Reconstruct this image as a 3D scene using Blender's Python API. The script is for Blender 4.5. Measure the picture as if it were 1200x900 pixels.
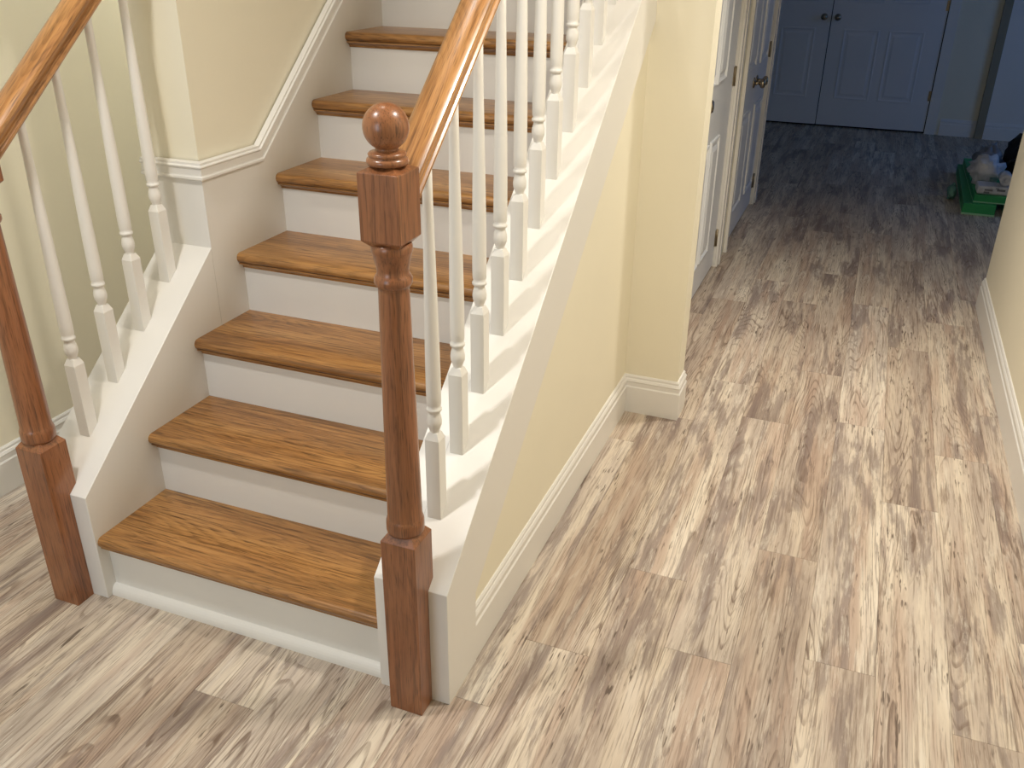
import bpy, math, random
from mathutils import Vector, Matrix

random.seed(7)
scene = bpy.context.scene
for o in list(bpy.data.objects):
    bpy.data.objects.remove(o, do_unlink=True)
COL = scene.collection

# ------------------------------------------------------------------ camera
CAM_POS = Vector((1.7041, -1.4421, 1.605))
PITCH, YAW, ROLL, FPX = 0.456, 0.3672, 0.0121, 1053.67
cy_, sy_ = math.cos(YAW), math.sin(YAW)
F = Vector((-sy_ * math.cos(PITCH), cy_ * math.cos(PITCH), -math.sin(PITCH)))
Rt = Vector((cy_, sy_, 0)); Up = Rt.cross(F)
c_, s_ = math.cos(ROLL), math.sin(ROLL)
CR = c_ * Rt + s_ * Up; CU = -s_ * Rt + c_ * Up
cam_data = bpy.data.cameras.new('camera')
cam = bpy.data.objects.new('camera', cam_data); COL.objects.link(cam)
M = Matrix((CR, CU, -F)).transposed().to_4x4(); M.translation = CAM_POS
cam.matrix_world = M
cam_data.sensor_fit = 'HORIZONTAL'; cam_data.sensor_width = 36.0
cam_data.lens = FPX / 1200.0 * 36.0
cam_data.clip_start = 0.02
scene.camera = cam

# ------------------------------------------------------------------ view, world, lights
vs = scene.view_settings
vs.view_transform = 'Standard'; vs.look = 'None'; vs.gamma = 1.0; vs.exposure = 0.0
vs.use_curve_mapping = False
world = bpy.data.worlds.new('world'); scene.world = world; world.use_nodes = True
world.node_tree.nodes['Background'].inputs[0].default_value = (0.5, 0.6, 0.8, 1)
world.node_tree.nodes['Background'].inputs[1].default_value = 0.05

def area_light(name, loc, target, size, power, color, shape='DISK', size_y=None, spread=180):
    d = bpy.data.lights.new(name, 'AREA'); d.shape = shape; d.size = size
    if size_y: d.size_y = size_y
    d.energy = power; d.color = color; d.spread = math.radians(spread)
    o = bpy.data.objects.new(name, d); COL.objects.link(o); o.location = loc
    o.rotation_euler = (Vector(target) - Vector(loc)).to_track_quat('-Z', 'Y').to_euler()
    return o
CAN = (1.0, 0.94, 0.85)
area_light('ceiling_light_foyer', (0.22, -0.56, 2.43), (0.22, -0.56, 0), 0.15, 14.5, (1.0, 0.965, 0.92), spread=160)
area_light('ceiling_light_hall', (1.75, 0.35, 2.43), (1.75, 0.35, 0), 0.15, 21, CAN, spread=170)
area_light('ceiling_light_hall_back', (1.75, 2.0, 2.43), (1.75, 2.0, 0), 0.15, 12.5, CAN, spread=112)
area_light('window_light_entry', (0.2, -2.9, 1.5), (0.2, 0, 1.1), 1.0, 19, (0.68, 0.83, 1.0), 'RECTANGLE', 1.6)
area_light('fill_light_passage', (-.43, 1.75, 2.43), (-.43, 1.75, 0), .15, 12, (0.88, 0.93, 1.0))  # unseen cool fill, added to brighten the left wall like daylight
area_light('ceiling_light_upstairs', (.27, .62, 3.57), (.27, .62, 0), .36, 4, CAN, spread=150)
area_light('window_light_back_room', (4.3, 6.2, 1.6), (1.5, 6.6, 0.6), 1.4, 10, (0.13, 0.38, 1.0), 'RECTANGLE', 1.2)

# ------------------------------------------------------------------ materials
def lin(c):
    return tuple(((v / 255) / 12.92 if v / 255 <= 0.04045 else ((v / 255 + 0.055) / 1.055) ** 2.4) for v in c) + (1,)
class NT:
    def __init__(s, name):
        s.m = bpy.data.materials.new(name); s.m.use_nodes = True
        s.t = s.m.node_tree; s.b = s.t.nodes['Principled BSDF']
    def n(s, typ, **kw):
        x = s.t.nodes.new(typ)
        for k, v in kw.items(): setattr(x, k, v)
        return x
    def l(s, a, b): s.t.links.new(a, b)
    def noise(s, vec, scale=1, detail=3, rough=.5, dist=0):
        x = s.n('ShaderNodeTexNoise'); x.inputs['Scale'].default_value = scale
        x.inputs['Detail'].default_value = detail; x.inputs['Roughness'].default_value = rough
        x.inputs['Distortion'].default_value = dist; s.l(vec, x.inputs['Vector']); return x.outputs['Fac']
    def mapv(s, vec, scale=(1, 1, 1), loc=(0, 0, 0)):
        x = s.n('ShaderNodeMapping'); x.inputs['Scale'].default_value = scale; x.inputs['Location'].default_value = loc
        s.l(vec, x.inputs['Vector']); return x.outputs['Vector']
    def ramp(s, fac, stops, interp='LINEAR'):
        x = s.n('ShaderNodeValToRGB'); x.color_ramp.interpolation = interp
        e = x.color_ramp.elements
        while len(e) < len(stops): e.new(0.5)
        for el, (p, c) in zip(e, stops):
            el.position = p; el.color = c if len(c) == 4 else lin(c)
        s.l(fac, x.inputs['Fac']); return x.outputs['Color']
    def mix(s, fac, a, b, mode='MIX'):
        x = s.n('ShaderNodeMix', data_type='RGBA', blend_type=mode)
        for v, i in ((fac, 0), (a, 6), (b, 7)):
            if hasattr(v, 'is_linked') or hasattr(v, 'links'): s.l(v, x.inputs[i])
            else: x.inputs[i].default_value = v
        return x.outputs[2]
    def math(s, op, a, b=0.0):
        x = s.n('ShaderNodeMath', operation=op)
        for v, i in ((a, 0), (b, 1)):
            if hasattr(v, 'links'): s.l(v, x.inputs[i])
            else: x.inputs[i].default_value = v
        return x.outputs[0]
    def coords(s, rnd=True):
        tc = s.n('ShaderNodeTexCoord'); v = tc.outputs['Object']
        if rnd:
            oi = s.n('ShaderNodeObjectInfo')
            cmb = s.n('ShaderNodeCombineXYZ')
            a = s.math('MULTIPLY', oi.outputs['Random'], 37.0); b = s.math('MULTIPLY', oi.outputs['Random'], 91.0)
            s.l(a, cmb.inputs[0]); s.l(b, cmb.inputs[1]); s.l(a, cmb.inputs[2])
            ad = s.n('ShaderNodeVectorMath', operation='ADD'); s.l(v, ad.inputs[0]); s.l(cmb.outputs[0], ad.inputs[1])
            return ad.outputs[0], oi.outputs['Random']
        return v, None
    def bump(s, h, strength=.1, dist=.002):
        x = s.n('ShaderNodeBump'); x.inputs['Strength'].default_value = strength; x.inputs['Distance'].default_value = dist
        s.l(h, x.inputs['Height']); s.l(x.outputs[0], s.b.inputs['Normal'])

W4 = lambda v: (v, v, v, 1)
def paint(name, rgb, rough=.5, var=.03, bump=.05):
    t = NT(name); v, _ = t.coords(False)
    f = t.noise(v, 2.5, 3)
    a = lin(rgb); lo = tuple(x * (1 - var) for x in a[:3]) + (1,); hi = tuple(min(1, x * (1 + var)) for x in a[:3]) + (1,)
    t.l(t.ramp(f, [(.3, lo), (.7, hi)]), t.b.inputs['Base Color'])
    t.b.inputs['Roughness'].default_value = rough
    if bump: t.bump(t.noise(v, 350, 2), bump, .001)
    return t.m
def oak(name, axis, dark, mid, light, rough=.32, ls=1.0):
    t = NT(name); v, rnd = t.coords(True)
    def sc(along, across): return tuple(along if i == axis else across for i in range(3))
    broad = t.noise(t.mapv(v, sc(1.3, 9)), 1, 4, .55, .4)
    field = t.noise(t.mapv(v, sc(1.1, 7), (3, 5, 1)), 1, 1.5, .4, .2)
    fr = t.math('FRACT', t.math('MULTIPLY', field, 34.0))
    line = t.ramp(fr, [(0, W4(.85 * ls)), (.25, W4(.5 * ls)), (.55, W4(0)), (.9, W4(.1 * ls)), (1, W4(.85 * ls))])
    pores = t.noise(t.mapv(v, sc(16, 420)), 1, 2, .6)
    streak = t.noise(t.mapv(v, sc(5, 120)), 1, 4, .65)
    base = t.ramp(broad, [(.30, dark), (.5, mid), (.72, light)])
    base = t.mix(t.ramp(streak, [(.45, W4(0)), (.7, W4(.6))]), base, lin(light))
    base = t.mix(t.ramp(streak, [(.28, W4(.75)), (.46, W4(0))]), base, lin(tuple(c * .8 for c in dark)))
    brk = t.ramp(streak, [(.3, W4(.9)), (.62, W4(.12))])
    base = t.mix(t.mix(1.0, line, brk, 'MULTIPLY'), base, lin(tuple(c * .66 for c in dark)))
    dk = tuple(c * .5 for c in dark)
    base = t.mix(t.ramp(pores, [(.30, W4(.7)), (.45, W4(0))]), base, lin(dk))
    t.l(base, t.b.inputs['Base Color'])
    t.b.inputs['Roughness'].default_value = rough
    t.b.inputs['Coat Weight'].default_value = .3; t.b.inputs['Coat Roughness'].default_value = .15
    t.bump(pores, .12, .001)
    return t.m
def plank_mat():
    t = NT('whitewashed_pine_vinyl'); v, rnd = t.coords(True)
    # slow sideways wander so that the streaks are not dead straight
    wob = t.noise(t.mapv(v, (2.0, 1.6, 1)), 1, 2, .5)
    sx = t.n('ShaderNodeSeparateXYZ'); t.l(v, sx.inputs[0])
    wx = t.math('ADD', sx.outputs[0], t.math('MULTIPLY', wob, .022))
    cmb = t.n('ShaderNodeCombineXYZ'); t.l(wx, cmb.inputs[0]); t.l(sx.outputs[1], cmb.inputs[1]); t.l(sx.outputs[2], cmb.inputs[2])
    u = cmb.outputs[0]
    M_ = lambda x, y, a=0, b=0: t.mapv(u, (x, y, 1), (a, b, a + b))
    broad = t.noise(M_(16, 1.2), 1, 5, .6, .2)
    tan = t.noise(M_(15, 1.0, 5, 9), 1, 4, .6, .2)
    grey = t.noise(M_(12, 1.25, 11, 3), 1, 8, .66, .3)
    fine = t.noise(M_(210, 6), 1, 3, .65)
    mid = t.noise(M_(70, 3.5, 4, 4), 1, 5, .7)
    worn = t.noise(M_(38, 4.5, 3, 1), 1, 7, .72, .4)
    base = t.ramp(broad, [(.30, (178, 166, 156)), (.45, (201, 190, 179)), (.58, (220, 210, 195)), (.72, (231, 224, 213))])
    base = t.mix(t.ramp(tan, [(.50, W4(0)), (.60, W4(.55)), (.75, W4(.8))]), base, lin((184, 161, 146)))
    base = t.mix(t.ramp(grey, [(.52, W4(0)), (.57, W4(.6)), (.70, W4(.92))]), base, lin((136, 124, 122)))
    base = t.mix(t.ramp(worn, [(.55, W4(0)), (.62, W4(.5)), (.72, W4(.7))]), base, lin((224, 219, 209)))
    base = t.mix(t.ramp(mid, [(.32, W4(.75)), (.45, W4(0))]), base, lin((136, 119, 107)))
    base = t.mix(t.ramp(fine, [(.36, W4(.55)), (.48, W4(0))]), base, lin((128, 112, 101)))
    # cathedral grain lines: contour lines of a stretched noise field
    field = t.noise(M_(7.5, .6, 1, 7), 1, 1.2, .4, .1)
    fr = t.math('FRACT', t.math('MULTIPLY', field, 42.0))
    line = t.ramp(fr, [(.0, W4(1)), (.14, W4(.9)), (.30, W4(0)), (.95, W4(0)), (1, W4(1))])
    gate = t.ramp(t.noise(M_(9, 1.7, 8, 3), 1, 3, .6), [(.46, W4(0)), (.58, W4(.85))])
    brk = t.ramp(mid, [(.38, W4(1)), (.62, W4(.25))])
    lf = t.mix(1.0, t.mix(1.0, line, gate, 'MULTIPLY'), brk, 'MULTIPLY')
    base = t.mix(lf, base, lin((118, 100, 88)))
    # short dark checks and worm marks
    chk = t.noise(M_(150, 16, 2, 2), 1, 2, .5)
    cg = t.ramp(t.noise(M_(18, 3.0, 6, 4), 1, 3, .6), [(.50, W4(0)), (.62, W4(1))])
    ck = t.mix(1.0, t.ramp(chk, [(.585, W4(0)), (.66, W4(.9))]), cg, 'MULTIPLY')
    base = t.mix(ck, base, lin((100, 86, 77)))
    # each plank has its own tone
    tone = t.ramp(rnd, [(0, (230, 221, 212)), (.5, (246, 240, 232)), (1, (255, 252, 247))])
    base = t.mix(1.0, base, tone, 'MULTIPLY')
    t.l(base, t.b.inputs['Base Color'])
    t.b.inputs['Roughness'].default_value = .5
    t.b.inputs['Specular IOR Level'].default_value = .3
    t.bump(fine, .12, .001)
    return t.m
def metal(name, rgb, rough=.3):
    t = NT(name); v, _ = t.coords(False)
    f = t.noise(v, 60, 2)
    a = lin(rgb); t.l(t.ramp(f, [(.3, tuple(x * .9 for x in a[:3]) + (1,)), (.7, a)]), t.b.inputs['Base Color'])
    t.b.inputs['Metallic'].default_value = 1; t.b.inputs['Roughness'].default_value = rough
    return t.m

WALL = paint('cream_wall_paint', (237, 230, 208), .6, .015)
WHITE = paint('white_trim_paint', (232, 229, 223), .38, .012, .02)
DOORW = paint('white_door_paint', (226, 228, 230), .4, .012, .02)
CEIL = paint('ceiling_paint', (236, 232, 222), .8)
SUB = paint('dark_subfloor', (60, 54, 48), .9, .1)
DARK = paint('gap_shade_backing', (12, 13, 16), .9, .1, 0)  # near-black colour standing in for the shade in the door gaps
STRIP = paint('greyish_brown_trim', (150, 140, 118), .7, .05)
PLANK = plank_mat()
TREADM = oak('oak_tread', 0, (128, 84, 42), (166, 116, 62), (192, 144, 86), .34)
NEWELM = oak('oak_newel', 2, (129, 82, 51), (145, 91, 57), (164, 110, 72), .30, .55)
RAILM = oak('oak_rail', 1, (146, 96, 52), (180, 128, 76), (206, 156, 100), .28, .7)
NICKEL = metal('brushed_nickel', (168, 156, 138), .25)
HINGE = metal('hinge_metal', (150, 138, 116), .4)

# ------------------------------------------------------------------ mesh helpers
class MB:
    def __init__(s): s.v = []; s.f = []; s.sm = []
    def add(s, vs_, fs, smooth=False):
        b = len(s.v); s.v += [tuple(p) for p in vs_]
        for f in fs: s.f.append(tuple(i + b for i in f)); s.sm.append(smooth)
        return s
    def box(s, x0, x1, y0, y1, z0, z1):
        vs_ = [(x, y, z) for z in (z0, z1) for y in (y0, y1) for x in (x0, x1)]
        return s.add(vs_, [(0, 2, 3, 1), (4, 5, 7, 6), (0, 1, 5, 4), (2, 6, 7, 3), (0, 4, 6, 2), (1, 3, 7, 5)])
    def rings(s, rings, smooth=False, cap0=True, cap1=True):
        n = len(rings[0]); vs_ = [p for r in rings for p in r]; fs = []
        for i in range(len(rings) - 1):
            for j in range(n):
                k = (j + 1) % n
                fs.append((i * n + j, i * n + k, (i + 1) * n + k, (i + 1) * n + j))
        b = len(s.v); s.add(vs_, fs, smooth)
        if cap0: s.f.append(tuple(b + j for j in reversed(range(n)))); s.sm.append(False)
        if cap1: s.f.append(tuple(b + (len(rings) - 1) * n + j for j in range(n))); s.sm.append(False)
        return s
    def extrude_x(s, poly_yz, x0, x1, smooth=False):
        return s.rings([[(x0, y, z) for y, z in poly_yz], [(x1, y, z) for y, z in poly_yz]], smooth)
    def lathe(s, prof, cx=0, cy=0, n=24, smooth=True):
        return s.rings([[(cx + r * math.cos(2 * math.pi * j / n), cy + r * math.sin(2 * math.pi * j / n), z) for j in range(n)] for r, z in prof], smooth)
    def build(s, name, mat, parent=None, loc=(0, 0, 0), bevel=0, origin=None, auto=False):
        vs_ = s.v
        if origin is not None:
            ox, oy, oz = origin; vs_ = [(x - ox, y - oy, z - oz) for x, y, z in vs_]; loc = origin
        me = bpy.data.meshes.new(name); me.from_pydata(vs_, [], s.f); me.update()
        import bmesh
        bm = bmesh.new(); bm.from_mesh(me)
        bmesh.ops.recalc_face_normals(bm, faces=bm.faces)
        bm.to_mesh(me); bm.free()
        for p, q in zip(me.polygons, s.sm): p.use_smooth = q
        me.materials.append(mat)
        o = bpy.data.objects.new(name, me); COL.objects.link(o)
        if parent is not None:
            o.parent = parent
            pl = wloc(parent); o.location = Vector(loc) - pl
        else: o.location = loc
        if bevel:
            m = o.modifiers.new('bevel', 'BEVEL'); m.width = bevel; m.segments = 2; m.limit_method = 'ANGLE'; m.angle_limit = math.radians(40)
        return o
def wloc(o):
    l = Vector(o.location)
    while o.parent is not None: o = o.parent; l = l + Vector(o.location)
    return l
def empty(name, loc, label, cat, group=None):
    o = bpy.data.objects.new(name, None); COL.objects.link(o); o.location = loc
    o.empty_display_size = .05
    o['label'] = label; o['category'] = cat
    if group: o['group'] = group
    return o
def tag(o, label, cat, group=None):
    o['label'] = label; o['category'] = cat
    if group: o['group'] = group
    return o
def struct(o, label=None, cat=None):
    o['kind'] = 'structure'
    if label: o['label'] = label
    if cat: o['category'] = cat
    return o
def inst(src, parent, loc):
    c = src.copy(); COL.objects.link(c); c.parent = parent
    c.location = Vector(loc) - (wloc(parent) if parent is not None else Vector((0, 0, 0)))
    return c

# ------------------------------------------------------------------ dimensions
R, T = .19, .2344
SL = R / T
SW = .8357            # clear width between the curbs
CW = .1808            # curb width
YS, ZS = -.0352, .3198
NT_ = 12
def cap(y): return ZS + (y - YS) * SL
H = 2.45
XLW = -.691           # left wall face
XRW = 2.361           # right wall face
XUW = 1.0             # wall under the stairs
XDW = 1.03            # wall with the closet doors
YLP = .568            # near end of the partition left of the stairs
YST = 1.574           # stub wall face
YFAR = 8.22

# ------------------------------------------------------------------ floor
floor = MB().box(-.9, 4.6, -3.1, 8.6, -.06, -.009).build('floor', SUB)
struct(floor, 'floor of whitewashed pine planks running through foyer and hall', 'floor')
PW, PL = .168, 1.345
pm = MB()
g, bv = .0002, .0007
x0, x1, y0, y1 = g, PW - g, g, PL - g
pm.rings([[(x0, y0, -.009), (x1, y0, -.009), (x1, y1, -.009), (x0, y1, -.009)],
          [(x0, y0, -bv), (x1, y0, -bv), (x1, y1, -bv), (x0, y1, -bv)],
          [(x0 + bv, y0 + bv, 0), (x1 - bv, y0 + bv, 0), (x1 - bv, y1 - bv, 0), (x0 + bv, y1 - bv, 0)]])
known = {0: .437, 2: .313, -2: 1.69, -3: .627, -4: .24, 1: 1.27}
plank0 = None; rngp = random.Random(3); nplank = 0
for c in range(-15, 11):
    px = 1.777 + c * PW
    off = known.get(c, rngp.uniform(0, PL))
    k = -4
    while True:
        py = off + k * PL; k += 1
        if py > 8.3: break
        if py + PL < -2.4: continue
        if px > -.17 and px + PW < .99 and py > .06: 
            if py < 4.9 : continue
        if px + PW < -.17 and py > 1.6: continue
        if px < .9 and 1.2 < py < 4.6: continue
        if px > XRW + .1 and py + PL < 3.4: continue
        if px < .0 and py > 4: continue
        if plank0 is None: plank0 = pm.build('plank', PLANK, floor, (px, py, 0))
        else: inst(plank0, floor, (px, py, 0))
        nplank += 1
print('PLANKS', nplank)

# ------------------------------------------------------------------ walls and ceiling
struct(MB().box(XLW - .12, XLW, -3.0, 4.2, 0, H).build('wall_left', WALL), 'cream wall along the passage left of the stairs', 'wall')
struct(MB().box(XLW - .12, XRW + .12, -3.12, -3.0, 0, H).build('wall_front', WALL), 'cream entry wall behind the foyer', 'wall')
struct(MB().box(XRW, XRW + .12, -3.0, 3.32, 0, H).build('wall_right', WALL), 'cream hallway wall ending at an outside corner', 'wall')
struct(MB().box(-CW, -.012, YLP + .012, 3.6, 0, 3.6).build('wall_stair_left', WALL), 'cream wall left of the stairs above white panelling', 'wall')
# under-stair wall follows the slope of the outer stringer
uw = [(.1225, 0), (YST, 0), (YST, cap(YST) - .2355), (.1225, cap(.1225) - .2355)]
struct(MB().extrude_x(uw, XUW - .10, XUW).build('wall_under_stairs', WALL), 'cream triangular wall below the sloping white stair stringer', 'wall')
struct(MB().box(SW, XUW + .201, YST, YST + .11, 0, 3.6).build('wall_stub', WALL), 'narrow cream wall stub beside the closet doors', 'wall')
struct(MB().box(SW, SW + .1, YST + .11, 3.6, 0, 3.6).build('wall_stair_right', WALL), 'cream wall on the right of the upper stairs', 'wall')
struct(MB().box(-CW, SW + .1, 3.6, 3.7, 0, 3.6).build('wall_stair_back', WALL), 'cream wall closing the stairwell', 'wall')
struct(MB().box(XLW, -CW, 4.1, 4.2, 0, H).build('wall_passage_end', WALL), 'cream end wall of the passage beside the stairs', 'wall')

def wall_with_holes_y(name, xa, xb, ya, yb, h, holes, label):
    m = MB(); cur = ya
    for (a, b, zt) in holes:
        m.box(xa, xb, cur, a, 0, h); m.box(xa, xb, a, b, zt, h); cur = b
    m.box(xa, xb, cur, yb, 0, h)
    return struct(m.build(name, WALL), label, 'wall')
DH = 2.08
wall_with_holes_y('wall_closet', XDW - .11, XDW, YST + .11, 5.02, H, [(2.38, 3.44, DH), (3.77, 4.89, DH)], 'cream hallway wall holding the white closet doors')
# back room
m = MB(); m.box(-.6, .17, YFAR, YFAR + .12, 0, H); m.box(.17, 2.21, YFAR, YFAR + .12, DH + .03, H); m.box(2.21, 4.5, YFAR, YFAR + .12, 0, H)
struct(m.build('wall_back', WALL), 'wall with the double doors at the end of the hall', 'wall')
struct(MB().box(2.70, 4.5, YFAR - .05, YFAR, 0, H).build('wall_back_projection', WHITE), 'slightly projecting white wall section at the end of the hall', 'wall')
struct(MB().box(-.72, -.6, 4.9, YFAR + .12, 0, H).build('wall_back_room_left', WALL), 'cream left wall of the back room', 'wall')
struct(MB().box(-.6, XDW - .11, 4.92, 5.02, 0, H).build('wall_back_room_near', WALL), 'cream wall behind the closets', 'wall')
struct(MB().box(4.5, 4.6, 3.2, YFAR + .12, 0, H).build('wall_back_room_right', WALL), 'cream right wall of the back room', 'wall')
struct(MB().box(XRW + .12, 4.6, 3.2, 3.32, 0, H).build('wall_back_room_corner', WALL), 'cream wall turning away from the hallway corner', 'wall')
m = MB()
m.box(XLW - .12, XRW + .12, -3.12, .2, H, H + .1); m.box(XLW - .12, -CW, .2, 4.2, H, H + .1)
m.box(SW + .1, 4.6, .2, 8.4, H, H + .1); m.box(-.72, SW + .1, 4.9, 8.4, H, H + .1); m.box(SW, SW + .1, .2, YST, H, H + .1)
struct(m.build('ceiling', CEIL), 'white ceiling over foyer and hall', 'ceiling')
struct(MB().box(-CW, SW + .1, .2, 3.7, 3.6, 3.7).build('ceiling_stairwell', CEIL), 'white ceiling over the stairwell', 'ceiling')
m = MB(); m.box(-CW, SW + .1, .1, .2, H, 3.6); m.box(SW, SW + .1, .2, YST, H + .1, 3.6); m.box(-CW, 0, .2, YLP + .012, H, 3.6)
struct(m.build('wall_stairwell_upper', WALL), 'cream upper walls of the stairwell', 'wall')

# ------------------------------------------------------------------ baseboards
BP = [(0, 0), (.014, 0), (.014, .104), (.0105, .109), (.0105, .124), (.0125, .128), (.009, .136), (.0065, .139), (.0065, .146), (.003, .152), (0, .152)]
def sweep_floor(name, path, label, prof=BP, mat=WHITE):
    pts = [Vector((p[0], p[1])) for p in path]; rings = []
    for i, p in enumerate(pts):
        ns = []
        if i > 0: d = (p - pts[i - 1]).normalized(); ns.append(Vector((d.y, -d.x)))
        if i < len(pts) - 1: d = (pts[i + 1] - p).normalized(); ns.append(Vector((d.y, -d.x)))
        n = ns[0] if len(ns) == 1 else (ns[0] + ns[1]) / (1 + ns[0].dot(ns[1]))
        rings.append([(p.x + n.x * d, p.y + n.y * d, z) for d, z in prof])
    o = MB().rings(rings).build(name, mat)
    return struct(o, label, 'baseboard')
sweep_floor('baseboard_left', [(XLW, -3.0), (XLW, 4.1)], 'white moulded baseboard along the wall left of the stairs')
sweep_floor('baseboard_stairs', [(XUW, .122), (XUW, YST), (XUW + .201, YST), (XUW + .201, YST + .11), (XDW, YST + .11), (XDW, 2.31)], 'white moulded baseboard wrapping the under-stair wall and stub')
sweep_floor('baseboard_right', [(XRW + .5, 3.32), (XRW, 3.32), (XRW, -3.0)], 'white moulded baseboard along the right hallway wall')
sweep_floor('baseboard_closet', [(XDW, 4.99), (XDW, 5.02), (.5, 5.02)], 'short white baseboard at the corner past the closet doors')
sweep_floor('baseboard_back', [(2.32, YFAR), (2.63, YFAR)], 'white baseboard beside the far double doors')
sweep_floor('baseboard_back_right', [(2.70, YFAR - .05), (4.5, YFAR - .05)], 'white baseboard on the projecting wall at the end of the hall')

# ------------------------------------------------------------------ chair rail and wainscot
zb = 1.003; ye = .843; a = math.atan(SL)
RP = [(-.006, 0), (.008, 0), (.015, .004), (.015, .010), (.009, .0135), (.010, .033), (.0155, .037), (.0155, .040), (.011, .043), (.011, .049), (-.006, .051)]
rings = []
rings.append([(-CW - .016, YLP - d, zb + h) for d, h in RP])
rings.append([(d, YLP - d, zb + h) for d, h in RP])
rings.append([(d, ye - h * math.tan(a / 2), zb + h) for d, h in RP])
yE = 3.3
rings.append([(d, yE - h * math.sin(a), zb + (yE - ye) * SL + h * math.cos(a)) for d, h in RP])
struct(MB().rings(rings).build('trim_1', WHITE), 'white moulded chair rail climbing the wall beside the stairs', 'trim')
# white panelling under the rail: side face and end face of the partition
pan = [(YLP, 0), (yE, 0), (yE, zb + (yE - ye) * SL), (ye, zb), (YLP, zb)]
struct(MB().extrude_x(pan, -.012, 0).build('trim_2', WHITE), 'smooth white skirt panel between stair treads and chair rail', 'trim')
struct(MB().box(-CW, -.012, YLP, YLP + .012, cap(YLP) - .3, zb).build('trim_3', WHITE), 'white panel on the end of the partition below the chair rail', 'trim')

# ------------------------------------------------------------------ staircase
stair = empty('staircase', (SW / 2, 0, 0), 'staircase with oak treads, white risers and white closed stringers', 'staircase')
th = .030; o_ = .030
nose = [(T + .0, -th), (T + .0, 0)]
for i in range(0, 9):
    t = math.pi / 2 + math.pi * i / 8
    nose.append((-o_ + .015 + .015 * math.cos(t), -.015 + .015 * math.sin(t)))
tm = MB(); n = len(nose)
tm.rings([[(0, y, z) for y, z in nose], [(SW, y, z) for y, z in nose]], True)
cv = [(0, -th - .020), (0, -th), (-o_ + .008, -th), (-o_ + .008, -th - .004), (-.012, -th - .009), (-.006, -th - .014), (-.004, -th - .020)]
cm = MB().extrude_x(cv, 0, SW)
rm = MB().box(0, SW, 0, .018, 0, R - th)
tread0 = riser0 = cove0 = None
for k in range(1, NT_ + 1):
    loc = (0, (k - 1) * T, k * R)
    if k == 1:
        tread0 = tm.build('tread', TREADM, stair, loc)
        me = tread0.data
        for p in me.polygons:
            if abs(p.normal.x) > .9: p.use_smooth = False
        cove0 = cm.build('cove_moulding', TREADM, tread0, loc)
        riser0 = rm.build('riser', WHITE, stair, (0, 0, 0))
        tr = tread0
        mod = tread0.modifiers.new('edge', 'EDGE_SPLIT'); mod.split_angle = math.radians(35)
    else:
        tr = inst(tread0, stair, loc); inst(cove0, tr, loc); inst(riser0, stair, (0, (k - 1) * T, (k - 1) * R))
# shoe moulding in front of the first riser
sh = [(0, 0)] + [(-.020 * math.cos(t), .020 + .012 * math.sin(t)) if False else (-.020 * math.cos(t), .030 * math.sin(t)) for t in [math.pi / 2 * i / 6 for i in range(7)]]
MB().extrude_x(sh, .0, SW).build('shoe_moulding', WHITE, stair)
# curbs
lc = [(YS, 0), (YS, ZS), (YLP, cap(YLP)), (YLP, 0)]
MB().extrude_x(lc, -CW, 0).build('stringer', WHITE, stair, bevel=.0015)
rc = [(YS, 0), (YS, ZS), (YST, cap(YST)), (YST, cap(YST) - 1.1), (.6, 0)]
MB().extrude_x(rc, SW, XUW - .1).build('stringer', WHITE, stair)
sk = [(YS, 0), (YS, ZS), (YST, cap(YST)), (YST, cap(YST) - .235), (.122, cap(.122) - .235), (.122, 0)]
MB().extrude_x(sk, XUW - .1, SW + CW).build('skirt_board', WHITE, stair, bevel=.0015)

# ------------------------------------------------------------------ railings
NW = .081; YN = -.0902; YC = YN + NW / 2
XLC, XRC = -.0904, .931
def sq(c, w, z): cx, cy = c; return [(cx - w, cy - w, z), (cx + w, cy - w, z), (cx + w, cy + w, z), (cx - w, cy + w, z)]
def make_newel(parent, cx):
    c = (cx, YC); hw = NW / 2
    # turned shaft is the post itself
    sh = MB().lathe([(.0385, .486), (.0405, .492), (.0405, .512), (.0385, .520), (.037, .523), (.0365, .56), (.0345, .70), (.032, .86), (.0295, 1.025),
                     (.029, 1.032), (.033, 1.034), (.036, 1.040), (.036, 1.048), (.033, 1.054), (.030, 1.058), (.0305, 1.068), (.034, 1.085), (.037, 1.097),
                     (.0385, 1.100), (.0385, 1.110), (.036, 1.116)], cx, YC, 32)
    post = sh.build('newel_post', NEWELM, parent, origin=(cx, YC, 0))
    yb = YN + NW
    b = MB(); prof = [(YN, 0), (YS, 0), (YS, ZS), (yb, cap(yb)), (yb, .470), (YN, .470)]
    b.extrude_x(prof, cx - hw, cx + hw)
    b.rings([sq(c, hw, .470), sq(c, hw - .011, .485), sq(c, hw - .013, .487)], False, False, True)
    b.build('base_block', NEWELM, post, origin=(cx, YC, 0), bevel=.0012)
    t = MB(); t.rings([sq(c, hw - .012, 1.112), sq(c, hw, 1.124), sq(c, hw, 1.246), sq(c, hw - .014, 1.2525), sq(c, .02, 1.256)])
    t.build('top_block', NEWELM, post, origin=(cx, YC, 0), bevel=.0012)
    f = MB(); pr = [(.030, 1.255), (.036, 1.257), (.0375, 1.262), (.036, 1.267), (.031, 1.269), (.033, 1.271), (.034, 1.275), (.031, 1.278), (.022, 1.280), (.020, 1.283)]
    zc, rr = 1.320, .0405
    t0 = math.asin(.020 / rr)
    for i in range(0, 17):
        t = t0 + (math.pi - t0) * i / 16
        pr.append((max(.0004, rr * math.sin(t)), zc - rr * math.cos(t)))
    f.lathe(pr, cx, YC, 40).build('ball_finial', NEWELM, post, origin=(cx, YC, 0))
    return post
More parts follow.
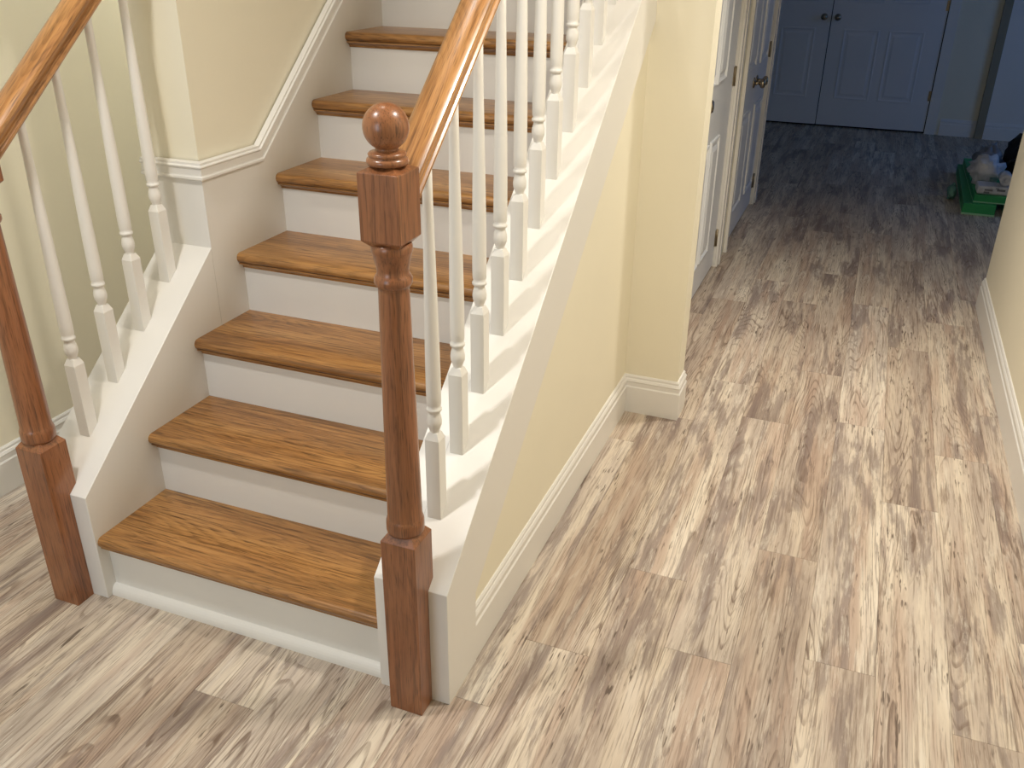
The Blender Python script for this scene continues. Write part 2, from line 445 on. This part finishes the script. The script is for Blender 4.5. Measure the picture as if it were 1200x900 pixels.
RPROF = [(-.022, 0), (.022, 0), (.026, .003), (.0285, .009), (.028, .014), (.0245, .018), (.0235, .022), (.0255, .030), (.0295, .038), (.031, .046), (.0295, .053),
         (.0245, .059), (.015, .063), (0, .0645), (-.015, .063), (-.0245, .059), (-.0295, .053), (-.031, .046), (-.0295, .038), (-.0255, .030), (-.0235, .022), (-.0245, .018), (-.028, .014), (-.0285, .009), (-.026, .003)]
RPROF = [(x * 1.10, z * 1.06 - .002) for x, z in RPROF]
def railz(y): return 1.172 + SL * y
def make_rail(parent, cx, y0, y1, drop=0.0):
    rings = []
    for y in (y0, y1):
        rg = []
        for x, z in RPROF:
            dy, dz = y - y0, railz(y) - railz(y0) + z          # plumb-cut ends, mesh laid out along its own slope
            rg.append((x, dy * math.cos(ARAIL) + dz * math.sin(ARAIL), -dy * math.sin(ARAIL) + dz * math.cos(ARAIL)))
        rings.append(rg)
    o = MB().rings(rings, True).build('handrail', RAILM, parent, (cx, y0, railz(y0) - drop))
    o.rotation_euler = (ARAIL, 0, 0)
    m = o.modifiers.new('edge', 'EDGE_SPLIT'); m.split_angle = math.radians(28)
    return o
ARAIL = math.atan(SL)
BW = .017
def baluster_meshes():
    b = MB(); lo = [(-BW, -BW, -BW * SL), (BW, -BW, -BW * SL), (BW, BW, BW * SL), (-BW, BW, BW * SL)]
    zt = .190
    b.rings([lo, sq((0, 0), BW, zt), sq((0, 0), BW * .62, zt + .017)])
    s = MB().lathe([(.0115, .200), (.0105, .209), (.0125, .215), (.0160, .224), (.0168, .233), (.0155, .243), (.0128, .252), (.0122, .257), (.0165, .259), (.0172, .2625), (.0165, .266), (.0138, .268),
                    (.0160, .275), (.0165, .30), (.0158, .40), (.0140, .52), (.0118, .64), (.0105, .72), (.0100, .84)], 0, 0, 20)
    return s, b
bs, bb = baluster_meshes(); bal0 = blk0 = None
def make_balusters(parent, cx, ys):
    global bal0, blk0
    for y in ys:
        loc = (cx, y, cap(y))
        if bal0 is None:
            bal0 = bs.build('baluster', WHITE, parent, loc); blk0 = bb.build('base_block', WHITE, bal0, loc, bevel=.001)
        else:
            b = inst(bal0, parent, loc); inst(blk0, b, loc)
rr_ = empty('stair_railing', (XRC, YC, 0), 'oak railing with white balusters on the hallway side, its ball-topped newel in full view', 'railing')
make_newel(rr_, XRC); make_rail(rr_, XRC, YN + NW, YST)
make_balusters(rr_, XRC - .003, [.107 + .1262 * i for i in range(12)])
rl_ = empty('stair_railing', (XLC, YC, 0), 'short oak railing with four white balusters ending at the partition wall', 'railing')
make_newel(rl_, XLC); make_rail(rl_, XLC, YN + NW, YLP, .010)
make_balusters(rl_, XLC - .005, [.104 + .1262 * i for i in range(4)])

# ------------------------------------------------------------------ doors
def leaf(name, parent_loc, w, h, cols, rows, axis, mat=DOORW, rel=.010):
    """door slab in local coords: u along width 0..w, v outward (0 = face), z up. axis maps (u, v, z) to world."""
    px, py, pz = parent_loc
    def mp(u, v, z): return axis(u, v, z)
    def tr(m):
        m.v = [(px + a, py + b, pz + c) for a, b, c in (mp(*p) for p in m.v)]; return m
    o = tr(MB().box(0, w, -.035, 0, 0, h)).build(name, mat, origin=(px, py, pz), bevel=.0015)
    for (u0, u1) in cols:
        for (z0, z1) in rows:
            m = MB()
            def rect(i, v): return [(u0 + i, v, z0 + i), (u1 - i, v, z0 + i), (u1 - i, v, z1 - i), (u0 + i, v, z1 - i)]
            m.rings([rect(0, 0), rect(.002, .8 * rel), rect(.011, rel), rect(.020, .0008), rect(.036, .0008), rect(.056, rel)], False, False, True)
            tr(m).build('panel', mat, o, origin=(px, py, pz))
    return o, tr
def knob(o, tr, u, z, origin):
    m = MB()
    prof = [(.0001, .0), (.031, .0), (.031, .005), (.026, .008), (.012, .011), (.010, .030), (.014, .036), (.024, .041), (.0285, .050), (.028, .058), (.022, .066), (.0001, .068)]
    n = 20
    m.rings([[(u + r * math.cos(2 * math.pi * j / n), v, z + r * math.sin(2 * math.pi * j / n)) for j in range(n)] for r, v in prof], True)
    tr(m).build('knob', NICKEL, o, origin=origin)
def hinge(o, tr, u, z, origin, side):
    m = MB(); m.box(u - .016, u + .016, 0, .004, z - .045, z + .045)
    n = 10; m.rings([[(u + side * .012 + .006 * math.cos(2 * math.pi * j / n), .006 + .006 * math.sin(2 * math.pi * j / n), zz) for j in range(n)] for zz in (z - .048, z + .048)], True)
    tr(m).build('hinge', HINGE, o, origin=origin)
AX = lambda u, v, z: (v, u, z)       # faces +X, u along +Y
AY = lambda u, v, z: (u, -v, z)      # faces -Y, u along +X
rows = [(.16, .72), (.96, 1.90)]
DZ = .012
XD = XDW - .012
def hall_leaf(name, y0, w, kn, hg, label, cols=None, rws=rows, kz=.865):
    loc = (XD, y0, DZ); hh = DH - .03
    o, tr = leaf(name, loc, w, hh, cols or [(.10, w - .10)], rws, AX)
    if kn is not None: knob(o, tr, kn, kz, loc)
    if hg is not None:
        for z in (.155, 1.0, 1.86): hinge(o, tr, hg[0], z, loc, hg[1])
    struct(o, label, 'door')
hall_leaf('door_1', 2.402, 1.012, .06, (1.010, 1), 'white panelled hall door beside the cream wall stub', [(.21, .44), (.50, .73)], [(.16, .76), (1.02, 1.90)], .99)
hall_leaf('door_2', 3.792, .533, .475, (.004, -1), 'white panelled closet door leaf nearer the wall stub, with a nickel knob')
hall_leaf('door_3', 4.329, .533, .06, (.530, 1), 'white panelled closet door leaf at the edge of the dark back room')
# far double doors
def far_leaf(name, x0, w, kn, hg, label):
    loc = (x0, YFAR - .0, DZ + .006); hh = DH - .01
    cols = [(.125, w / 2 - .05), (w / 2 + .03, w - .155)] if kn < .5 else [(.155, w / 2 - .03), (w / 2 + .05, w - .125)]
    o, tr = leaf(name, loc, w, hh, cols, [(.25, .89), (1.12, 1.72), (1.80, 1.99)], AY, DOORW, .0055)
    knob(o, tr, kn, .99, loc)
    for z in (.33, 1.12, 1.9): hinge(o, tr, hg[0], z, loc, hg[1])
    struct(o, label, 'door')
far_leaf('door_4', .19, .995, .935, (.004, -1), 'left leaf of the white double doors at the end of the hall')
far_leaf('door_5', 1.193, .995, .055, (.991, 1), 'right leaf of the white double doors at the end of the hall')

# casings: jamb plus moulded casing for each opening
def casing_y(name, a, b, label):
    m = MB(); w = .075; x = XDW
    for (p, q) in ((a - w + .012, a + .012), (b - .012, b + w - .012)):
        m.box(x, x + .012, p, q, 0, DH + w); m.box(x + .012, x + .018, p + (.0 if p < a else .045), p + (.03 if p < a else w), 0, DH + w)
    m.box(x, x + .012, a + .012, b - .012, DH - .012, DH + w)
    m.box(XDW - .11, x, a, a + .018, 0, DH); m.box(XDW - .11, x, b - .018, b, 0, DH); m.box(XDW - .11, x, a + .018, b - .018, DH - .018, DH)
    m.box(XDW - .11, XDW - .06, a + .018, b - .018, 0, .004)
    struct(m.build(name, WHITE, bevel=.001), label, 'trim')
casing_y('trim_4', 2.38, 3.44, 'white door casing around the closet beside the wall stub')
casing_y('trim_5', 3.77, 4.89, 'white door casing around the closet nearest the back room')
m = MB()
for (p, q) in ((.11, .185), (2.195, 2.285)): m.box(p, q, YFAR - .016, YFAR, 0, DH + .1)
m.box(.185, 2.195, YFAR - .016, YFAR, DH + .03, DH + .1)
struct(m.build('trim_6', WHITE, bevel=.002), 'white casing around the far double doors', 'trim')
struct(MB().box(2.63, 2.70, YFAR - .06, YFAR, 0, H).build('trim_7', STRIP, bevel=.002), 'greyish vertical corner strip on the far wall', 'trim')
struct(MB().box(.17, 2.21, YFAR + .05, YFAR + .10, 0, DH + .03).build('trim_8', DARK), 'near-black backing added as shade behind the far double doors', 'trim')  # added backing board, its black colour stands in for shade in the gaps
struct(MB().box(XDW - .16, XDW - .115, 2.0, 4.95, 0, DH).build('trim_9', DARK), 'near-black backing added as shade behind the hall doors', 'trim')

# ------------------------------------------------------------------ things left in the back room
GREEN = paint('green_carton', (40, 150, 84), .5, .08, 0)
GREENL = paint('pale_green_edge', (150, 200, 165), .5, .05, 0)
def bagmat(name, rgb, rough=.35):
    t = NT(name); v, _ = t.coords(False)
    f = t.noise(v, 14, 4, .6); a_ = lin(rgb)
    t.l(t.ramp(f, [(.35, tuple(x * .75 for x in a_[:3]) + (1,)), (.65, a_)]), t.b.inputs['Base Color'])
    t.b.inputs['Roughness'].default_value = rough; t.bump(t.noise(v, 40, 4, .6), .5, .01)
    return t.m
WBAG = bagmat('white_plastic', (215, 215, 218)); GBAG = bagmat('grey_plastic', (140, 142, 150)); BLACKB = bagmat('black_fabric', (22, 20, 22), .7)
INK = paint('grey_print', (120, 120, 124), .6, .05, 0)
def carton(x, y, z, w, l, h, rot, label):
    e = empty('flooring_carton', (x, y, z), label, 'carton', 'green cartons in the back room')
    b = MB().box(-w / 2, w / 2, 0, l, 0, h); o = b.build('box', GREEN, e, (x, y, z), bevel=.003)
    s = MB().box(-w / 2 - .001, w / 2 + .001, -.0012, l * .99, 0, h * .16).build('pale_band', GREENL, e, (x, y, z))
    e.rotation_euler = (0, 0, rot); return e
carton(2.475, 5.20, 0, .20, 1.30, .075, -.02, 'green carton lying on the floor beneath another green carton')
carton(2.532, 5.25, .0755, .195, 1.25, .05, .0, 'green carton lying on top of the floor carton')
carton(2.74, 5.24, 0, .20, 1.30, .075, .0, 'green carton on the floor beside the carton stack')
from mathutils import noise as mnoise
def lump(name, mat, c, rad, seed, amp, label, cat, parent=None, n=20, m_=12, zfloor=None):
    rings = []
    for i in range(m_ + 1):
        ph = math.pi * i / m_
        rg = []
        for j in range(n):
            th_ = 2 * math.pi * j / n
            d = Vector((math.sin(ph) * math.cos(th_), math.sin(ph) * math.sin(th_), -math.cos(ph)))
            k = 1 + amp * mnoise.noise(d * 2.3 + Vector((seed, 0, 0))) + amp * .5 * mnoise.noise(d * 6 + Vector((0, seed, 0)))
            p = Vector((d.x * rad[0] * k, d.y * rad[1] * k, rad[2] + d.z * rad[2] * k))
            if p.z < .002: p.z = .002
            rg.append((c[0] + p.x, c[1] + p.y, c[2] + p.z))
        rings.append(rg)
    o = MB().rings(rings, True).build(name, mat, parent, origin=tuple(c))
    if label: tag(o, label, cat)
    return o
pk = empty('wrapped_package', (2.545, 5.34, .1262), 'white printed package on top of the green cartons', 'package')
MB().box(-.10, .10, -.06, .10, 0, .055).build('wrapper', WBAG, pk, (2.545, 5.34, .1262), bevel=.012)
for (ux, uz, uw, uh) in ((-.03, .03, .05, .012), (.045, .034, .05, .014), (-.04, .014, .035, .012), (.02, .044, .02, .006)):
    MB().box(ux - uw / 2, ux + uw / 2, -.0615, -.060, uz - uh / 2, uz + uh / 2).build('print', INK, pk, (2.545, 5.34, .1262))
lump('plastic_bag', WBAG, (2.50, 5.615, .126), (.105, .12, .095), 3.3, .5, 'crumpled white plastic bag behind the printed package', 'bag')
rl = MB(); n = 20
rl.rings([[(2.612 + r_ * math.cos(2 * math.pi * j / n), y_, .222 + r_ * math.sin(2 * math.pi * j / n)) for j in range(n)] for r_, y_ in ((.012, 5.312), (.012, 5.302), (.036, 5.302), (.040, 5.306), (.040, 5.45), (.036, 5.455))], True)
tag(rl.build('paper_roll', WBAG, origin=(2.612, 5.38, .182)), 'white paper roll lying beside the crumpled white bag', 'roll')
lump('plastic_sheet', GBAG, (2.555, 6.02, .126), (.085, .14, .095), 8.1, .5, 'crumpled grey plastic wrap towards the back of the cartons', 'wrap')
lump('cloth_scrap', bagmat('pale_green_cloth', (120, 170, 150), .8), (2.325, 5.62, 0), (.03, .09, .05), 1.2, .4, 'pale green crumpled cloth on the floor beside the cartons', 'cloth')
bk = empty('backpack', (2.80, 6.10, .0758), 'black bag slumped on the cartons near the hallway corner', 'bag')
lump('body', BLACKB, (2.80, 6.10, .0758), (.14, .20, .16), 5.5, .25, None, None, bk)
st = MB(); cc = Vector((2.735, 5.93, .16)); nseg = 14
st.rings([[(2.72 + .075 * math.cos(t) + .010 * math.cos(q) * math.cos(t), 5.90 + .010 * math.sin(q) * 1.6, .165 + .085 * math.sin(t) + .010 * math.cos(q) * math.sin(t)) for q in [2 * math.pi * j / 8 for j in range(8)]] for t in [math.pi * 1.5 * i / nseg - .3 for i in range(nseg + 1)]], True)
st.build('strap', BLACKB, bk, origin=(2.80, 6.10, .0758))
